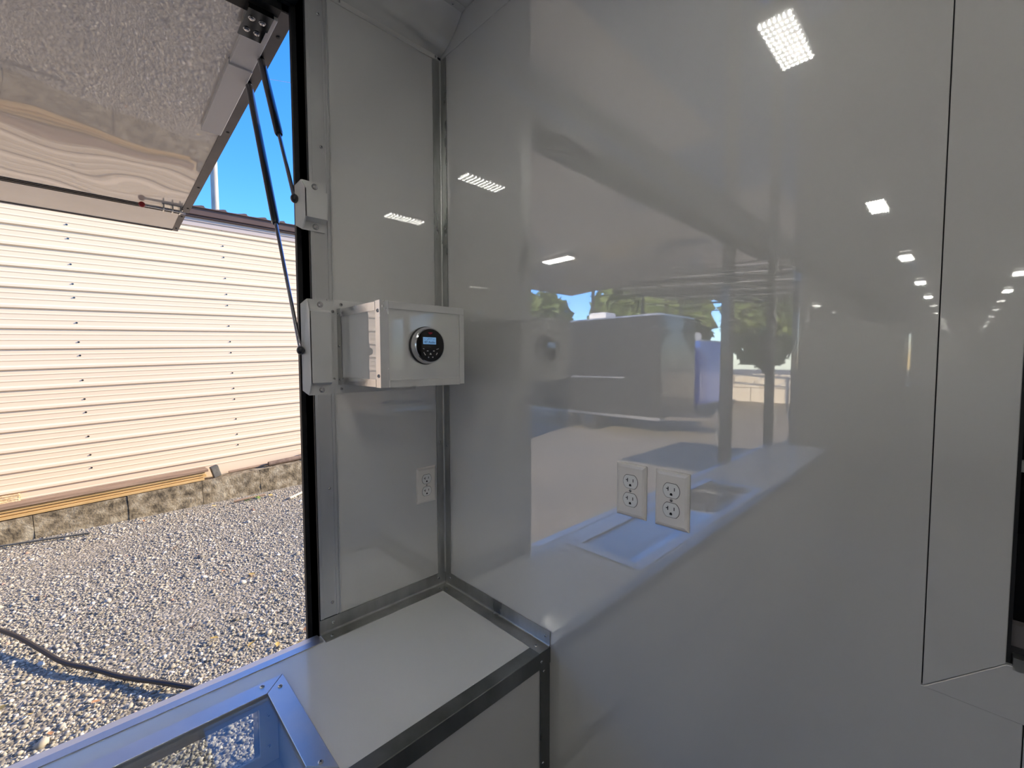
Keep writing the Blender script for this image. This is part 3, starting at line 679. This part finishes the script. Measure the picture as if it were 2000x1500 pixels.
def leafmesh(m):
    bm = B(); pts = [(-.5,0,0),(-.25,.22,.05),(.1,.28,.08),(.5,0,.02),(.1,-.28,.08),(-.25,-.22,.05)]
    vv = [bm.verts.new(p) for p in pts]; c = bm.verts.new((0,0,-.02))
    for i in range(6): bm.faces.new((vv[i], vv[(i+1)%6], c))
    return shared(bm, 'fallen_leaf', [m])
LM = [leafmesh('leaf_y'), leafmesh('leaf_b')]
lpos = [(-2.35,.18),(-2.45,.28),(-2.30,.30),(-2.55,.15),(-2.15,.22),(-3.3,-.3),(-3.0,-.2),(-3.6,-.5),(-2.9,-1.2),(-2.6,-1.1),(-3.1,-1.35),(-2.75,-.9),(-4.0,.3),(-4.3,.1),(-6.9,.2),(-6.85,-.4),(-6.9,1.25),(-6.8,.6),(-6.92,.45),(-5.4,-.2),(-2.7,.0),(-2.9,.1),(-3.5,.35),(-2.6,.4)]
for k, (x, y) in enumerate(lpos):
    o = put(bpy.data.objects.new('fallen_leaf', LM[k % 2 if k > 4 else 0])); o.location = (x,y,G+.026); sc = random.uniform(.05,.085); o.scale = (sc,sc,sc)
    o.rotation_euler = (random.uniform(-.4,.4), random.uniform(-.4,.4), random.uniform(0,6.28))
    plc = 'at the foot of the kerb' if x < -6.7 else 'out in the middle of the gravel' if x < -3.9 else 'near the black cable' if y < -.15 else 'just beyond the counter sill'
    tag(o, 'small dry %s leaf %s' % ('brown' if (k % 2 and k > 4) else 'yellow', plc), 'leaf', 'dry leaves on the gravel')

# ------------------------------------------------------------------ cream metal building
BROT = (R_(2.0), 0, R_(4.2)); BP = (-7.30,-1.70,0)
bd = thing('metal_building', BP, 'cream metal building with horizontal ribbed siding and brown roof', 'building', None, BROT, local=True)
PIT = .2655; U0, U1 = -4.3, 9.0; ZB = -.035
def sid_prof(z, n):
    pts = []
    for i in range(n):
        b = z + i*PIT
        pts += [(0,b-.004),(.024,b+.012),(.024,b+.040),(0,b+.062)]
        for m_ in (.115, .190): pts += [(0,b+m_),(.005,b+m_+.007),(.005,b+m_+.017),(0,b+m_+.026)]
    return pts
for k in range(5):
    n = 3; z = ZB + 3*PIT*k
    pr = sid_prof(z, n); zt = z + n*PIT - .0045
    poly = [(x,U0,zz) for x, zz in pr] + [(0,U0,zt),(-.03,U0,zt),(-.03,U0,z-.004)]
    mk('siding_sheet', prism(B(), poly, (0,U1-U0,0)), 'siding', bd)
poly = [(0,U0,-1.0),(0,U0,-.14),(.005,U0,-.133),(.005,U0,-.12),(0,U0,-.11),(0,U0,ZB-.0045),(-.03,U0,ZB-.0045),(-.03,U0,-1.0)]
mk('siding_sheet', prism(B(), poly, (0,U1-U0,0)), 'siding', bd)
for u in (-1.03,.80,2.63,4.46):
    for i in range(15):
        fix(bd, (0, u+.006*i*0, ZB+PIT*i+(.096 if i%3 else .175)), (1,0,0), .012, SIDESCREW, 'siding_screw')
mk('fascia_board', bx(-.03,.020,U0,U1,3.77,3.900), 'fascia', bd)
mk('fascia_board', bx(-.03,.035,U0,U1,3.845,3.900), 'fascia', bd)
mk('drip_edge', bx(-.03,.075,U0,U1,3.900,3.930), 'drip', bd)
mk('eave_trim', prism(B(), [(-.02,U0,3.932),(.085,U0,3.932),(.095,U0,3.936),(.110,U0,4.045),(-.02,U0,4.045)], (0,U1-U0,0)), 'roof', bd)
sl_ = math.tan(R_(9)); u = U0; RL = 3.4
while u < U1:
    pts = []
    for i in range(3):
        q = u + i*.305
        pts += [(q,.0),(q+.13,.006),(q+.235,.030),(q+.265,.030),(q+.28,.004)]
    pts.append((u+.914,0))
    bm = B(); A=[]; Cc=[]
    for uu, h in pts:
        A.append(bm.verts.new((.135,uu,4.050+h))); Cc.append(bm.verts.new((.135-RL,uu,4.050+RL*sl_+h)))
    A2 = [bm.verts.new((.135,uu,4.040)) for uu, h in (pts[0], pts[-1])]
    for i in range(len(A)-1): bm.faces.new((A[i],A[i+1],Cc[i+1],Cc[i]))
    bm.faces.new([A2[0]]+A+[A2[1]])
    mk('roof_sheet', bm, 'roof', bd); u += .915
mk('gable_body', bx(-6.4,-.032,U0,U1,-1.0,3.9), 'fascia', bd)
mk('rear_roof', prism(B(), [(.06,U0,4.03),(-3.26,U0,4.03+3.32*sl_),(-6.6,U0,4.03)], (0,U1-U0,0)), 'roof', bd)
# kerb of concrete blocks along the foot of the building (same frame)
kb = thing('concrete_kerb', BP, 'row of rough concrete blocks along the foot of the cream building', 'kerb', None, BROT, local=True)
edges = [-4.3,-3.4,-2.45,-1.6,-.70,.20,1.12,2.02,2.86,3.72,4.6,5.5,6.4,7.3]
for a, b in zip(edges, edges[1:]):
    j = random.uniform(-.006,.006); bm = bx(.03, .255+j, a+.003, b-.003, -1.2, -.315+j*.6)
    bmesh.ops.subdivide_edges(bm, edges=bm.edges, cuts=5, use_grid_fill=True)
    for v in bm.verts: v.co += Vector((random.uniform(-1,1)*.006, 0, random.uniform(-1,1)*.004))
    mk('concrete_block', bm, 'concrete', kb, bevel=0)
# boards stacked on the kerb: each its own thing, in building frame
def onbuild(name, bm, m, label, cat, group=None, **k):
    o = mk(name, bm, m, None, **k); o.location = BP; o.rotation_euler = BROT; return tag(o, label, cat, group)
ZK = -.306
for i, (n, u1, x1) in enumerate((('lowest',2.06,.232),('second lowest',2.10,.205),('third lowest',2.08,.224))):
    onbuild('board', bx(.075, x1, -2.5, u1, ZK+.044*i, ZK+.044*i+.036), 'wood_new', 'yellow pine board on the kerb, %s of the stack' % n, 'board', 'boards stacked on the kerb', bevel=.003)
onbuild('board', bx(.05,.250,-2.6,2.12,ZK+.133,ZK+.175), 'wood_grey', 'weathered brown plank on top of the stacked yellow boards', 'board', 'boards stacked on the kerb', bevel=.003)
bm = bx(-.05,.05,-.055,.055,0,.185); bmesh.ops.rotate(bm, verts=bm.verts, cent=(0,0,0), matrix=Matrix.Rotation(R_(14),3,'X')); bmesh.ops.translate(bm, verts=bm.verts, vec=(.15,2.26,ZK+.004))
onbuild('wood_block', bm, 'wood_dark', 'dark mossy wood block standing on the kerb past the board ends', 'block', bevel=.008)
bm = tube(B(), [(.12,3.05,ZK+.035),(.12,3.3,ZK+.04),(.125,3.55,ZK+.045),(.12,3.66,ZK+.045)], .040, 10)
onbuild('log', bm, 'bark', 'short brown log lying on the kerb near the jamb', 'log', smooth=True)
bm = tube(B(), [(.05,2.45,ZK+.012),(.055,2.75,ZK+.02),(.05,3.1,ZK+.02)], .022, 7)
onbuild('bark_strip', bm, 'wood_grey', 'thin rotten bark strip on the kerb between block and log', 'bark')
def lump(u0, u1, x0, x1, z0, z1):
    bm = bx(x0,x1,u0,u1,z0,z1); bmesh.ops.subdivide_edges(bm, edges=bm.edges, cuts=6, use_grid_fill=True)
    for v in bm.verts: v.co += Vector((random.uniform(-1,1)*.010, random.uniform(-1,1)*.012, random.uniform(-1,1)*.010))
    return bm
onbuild('foam_strip', lump(-1.2,.10,.03,.06,ZK+.165,ZK+.27), 'foam', 'ragged yellow foam strip on the siding above the plank', 'foam', smooth=False)
onbuild('foam_strip', lump(3.66,5.2,.03,.07,ZK+.06,ZK+.10), 'foam', 'ragged yellow foam strip on the kerb past the log', 'foam', smooth=False)
onbuild('board', bx(.06,.20,3.70,6.0,ZK+.0,ZK+.040), 'wood_new', 'single yellow board on the kerb behind the black jamb', 'board', bevel=.003)
# utility pole and wire behind
PB, PT = (-16.0, 2.25, G), (-16.0, 2.20, 11.5)
tag(mk('utility_pole', cyl(B(), PB, PT, .125, .095, 16), 'pole', smooth=True), 'weathered wooden utility pole behind the brown roof', 'pole')
tag(mk('overhead_wire', tube(B(), [(-30,3.5,18.5),(-20,9.5,15.0),(-10,15.5,12.2)], .012, 6), 'wire'), 'thin overhead wire against the blue sky', 'wire')

# ------------------------------------------------------------------ yard behind (seen mirrored in the end wall)
def wheel(par, c, r, wdt):
    wh = mk('wheel', cyl(B(), (c[0],c[1]-wdt/2,c[2]), (c[0],c[1]+wdt/2,c[2]), r, n=24), 'tire', par, smooth=True)
    mk('hub', cyl(B(), (c[0],c[1]-wdt/2-.01,c[2]), (c[0],c[1]+wdt/2+.01,c[2]), r*.55, n=16), 'zinc', wh, smooth=True)
tr = thing('enclosed_trailer', (-7.6,-12.2,G), 'black enclosed trailer parked in the yard', 'trailer')
mk('body', bx(-10.4,-4.9,-13.4,-11.0,G+.55,3.0), 'trailer_black', tr, bevel=.06, seg=3)
mk('roof_cap', bx(-10.35,-4.95,-13.35,-11.05,3.0,3.05), 'alu_sat', tr)
mk('door', bx(-8.1,-6.1,-10.995,-10.97,G+.6,1.12), 'trailer_black', tr, bevel=.01)
mk('door_trim', bx(-8.12,-6.08,-10.99,-10.96,1.12,1.17), 'alu_sat', tr)
mk('skirt', bx(-10.4,-4.9,-11.03,-10.97,G+.52,G+.60), 'alu_sat', tr)
for x in (-8.4,-7.4):
    for y in (-11.1,-13.3): wheel(tr, (x,y,G+.36), .36, .22)
bm = prism(B(), [(-4.95,-11.4,G+.5),(-4.95,-13.0,G+.5),(-3.55,-12.2,G+.5)], (0,0,.1)); mk('tongue', bm, 'rust_steel', tr)
mk('jack', cyl(B(), (-3.75,-12.2,G), (-3.75,-12.2,G+.85), .04), 'zinc', tr)
mk('air_unit', bx(-8.1,-7.4,-12.6,-11.9,3.05,3.35), 'bracket', tr, bevel=.05)
bt = thing('enclosed_trailer', (-6.7,-17,G), 'bright blue enclosed trailer behind the black one', 'trailer')
mk('body', bx(-9.4,-5.65,-18.0,-15.5,G+.6,2.4), 'blue', bt, bevel=.05, seg=2)
mk('roof_cap', bx(-9.3,-5.7,-17.9,-15.6,2.4,2.45), 'alu_sat', bt)
mk('air_unit', bx(-7.1,-6.2,-17,-16.1,2.45,2.78), 'bracket', bt, bevel=.05)
mk('skirt', bx(-9.4,-5.65,-15.53,-15.47,G+.5,G+.62), 'alu_sat', bt)
for x in (-8.2,-7.2):
    for y in (-15.6,-17.9): wheel(bt, (x,y,G+.34), .34, .22)
bw = thing('retaining_wall', (-6.5,-25.3,G), 'pale concrete block retaining wall at the back of the yard', 'wall')
for r in range(2):
    x = -14.0 + (.9 if r else 0)
    while x < 2: mk('wall_block', bx(x+.02,x+1.78,-25.9,-25.0+r*-.08,G+.02+r*.78,G+.78+r*.78), 'limestone', bw, bevel=.02); x += 1.8
cp = thing('carport', (-7,-22,G), 'open steel carport roof with slender trusses', 'carport')
for i in range(6):
    y = -14.5-2.9*i
    mk('roof_sheet', prism(B(), [(-14,y,6.2),(-14,y-2.75,6.2),(-2.0,y-2.75,5.3),(-2.0,y,5.3)], (0,0,.04)), 'canopy', cp)
for y in (-14.6,-20.2,-25.8,-31.5):
    mk('truss', prism(prism(B(), [(-14,y,5.95),(-2,y,5.05),(-2,y,5.15),(-14,y,6.05)], (0,.08,0)), [(-14,y,5.4),(-2,y,4.6),(-2,y,4.66),(-14,y,5.46)], (0,.08,0)), 'rust_steel', cp)
    for k in range(10):
        x = -13.6+1.2*k; zc = 6.0-.075*(x+14)
        mk('web', cyl(B(), (x,y+.04,zc-.5), (x+.6,y+.04,zc-.05), .025, n=6), 'rust_steel', cp)
    for x in (-13.8,-2.3): mk('post', bx(x-.07,x+.07,y-.03,y+.11,G,5.2+(-.065*(x+2.0) if x<-5 else 0)), 'rust_steel', cp)
for i in range(9):
    x = -13.5+1.35*i; z = 6.12-.075*(x+14)
    mk('purlin', bx(x-.03,x+.03,-31.9,-14.5,z-.09,z), 'canopy', cp)
def tree(x, y, h, r, label):
    t = thing('tree', (x,y,G), label, 'tree', 'trees behind the yard')
    mk('trunk', cyl(B(), (x,y,G), (x+.2,y,G+h*.7), .22, .08, 10), 'bark', t, smooth=True)
    n = 1500; q = np.random.randn(n,3); q /= np.linalg.norm(q,axis=1)[:,None]; q *= (np.random.rand(n,1)**.35)
    q = q*np.array([r,r,h*.42]) + np.array([x,y,G+h*.60])
    me = bpy.data.meshes.new('foliage'); d1 = np.random.randn(n,3)*.32; d2 = np.random.randn(n,3)*.32
    v = np.stack([q-d1, q+d2, q+d1, q-d2],1).reshape(-1,3)
    me.from_pydata(v.tolist(), [], (np.arange(n*4).reshape(-1,4)).tolist()); me.materials.append(MT['foliage'])
    o = bpy.data.objects.new('foliage', me); put(o, t); o.location = -Vector((x,y,G))
for k, (x, y, h, r) in enumerate(((-30,-34,9.5,3.2),(-23,-38,10.5,3.3),(-16.5,-36,9.5,3.0),(-10,-38.5,10,3.2),(-3,-36,9,3.0),(4,-40,9.5,3.2),(11,-36,9,3.0),(-37,-31,9.5,3.2))):
    tree(x, y, h, r, ['leafy green tree at the back of the yard, %s from the far left' % n for n in ('second','third','fourth','fifth','sixth','seventh','last','first')][k])
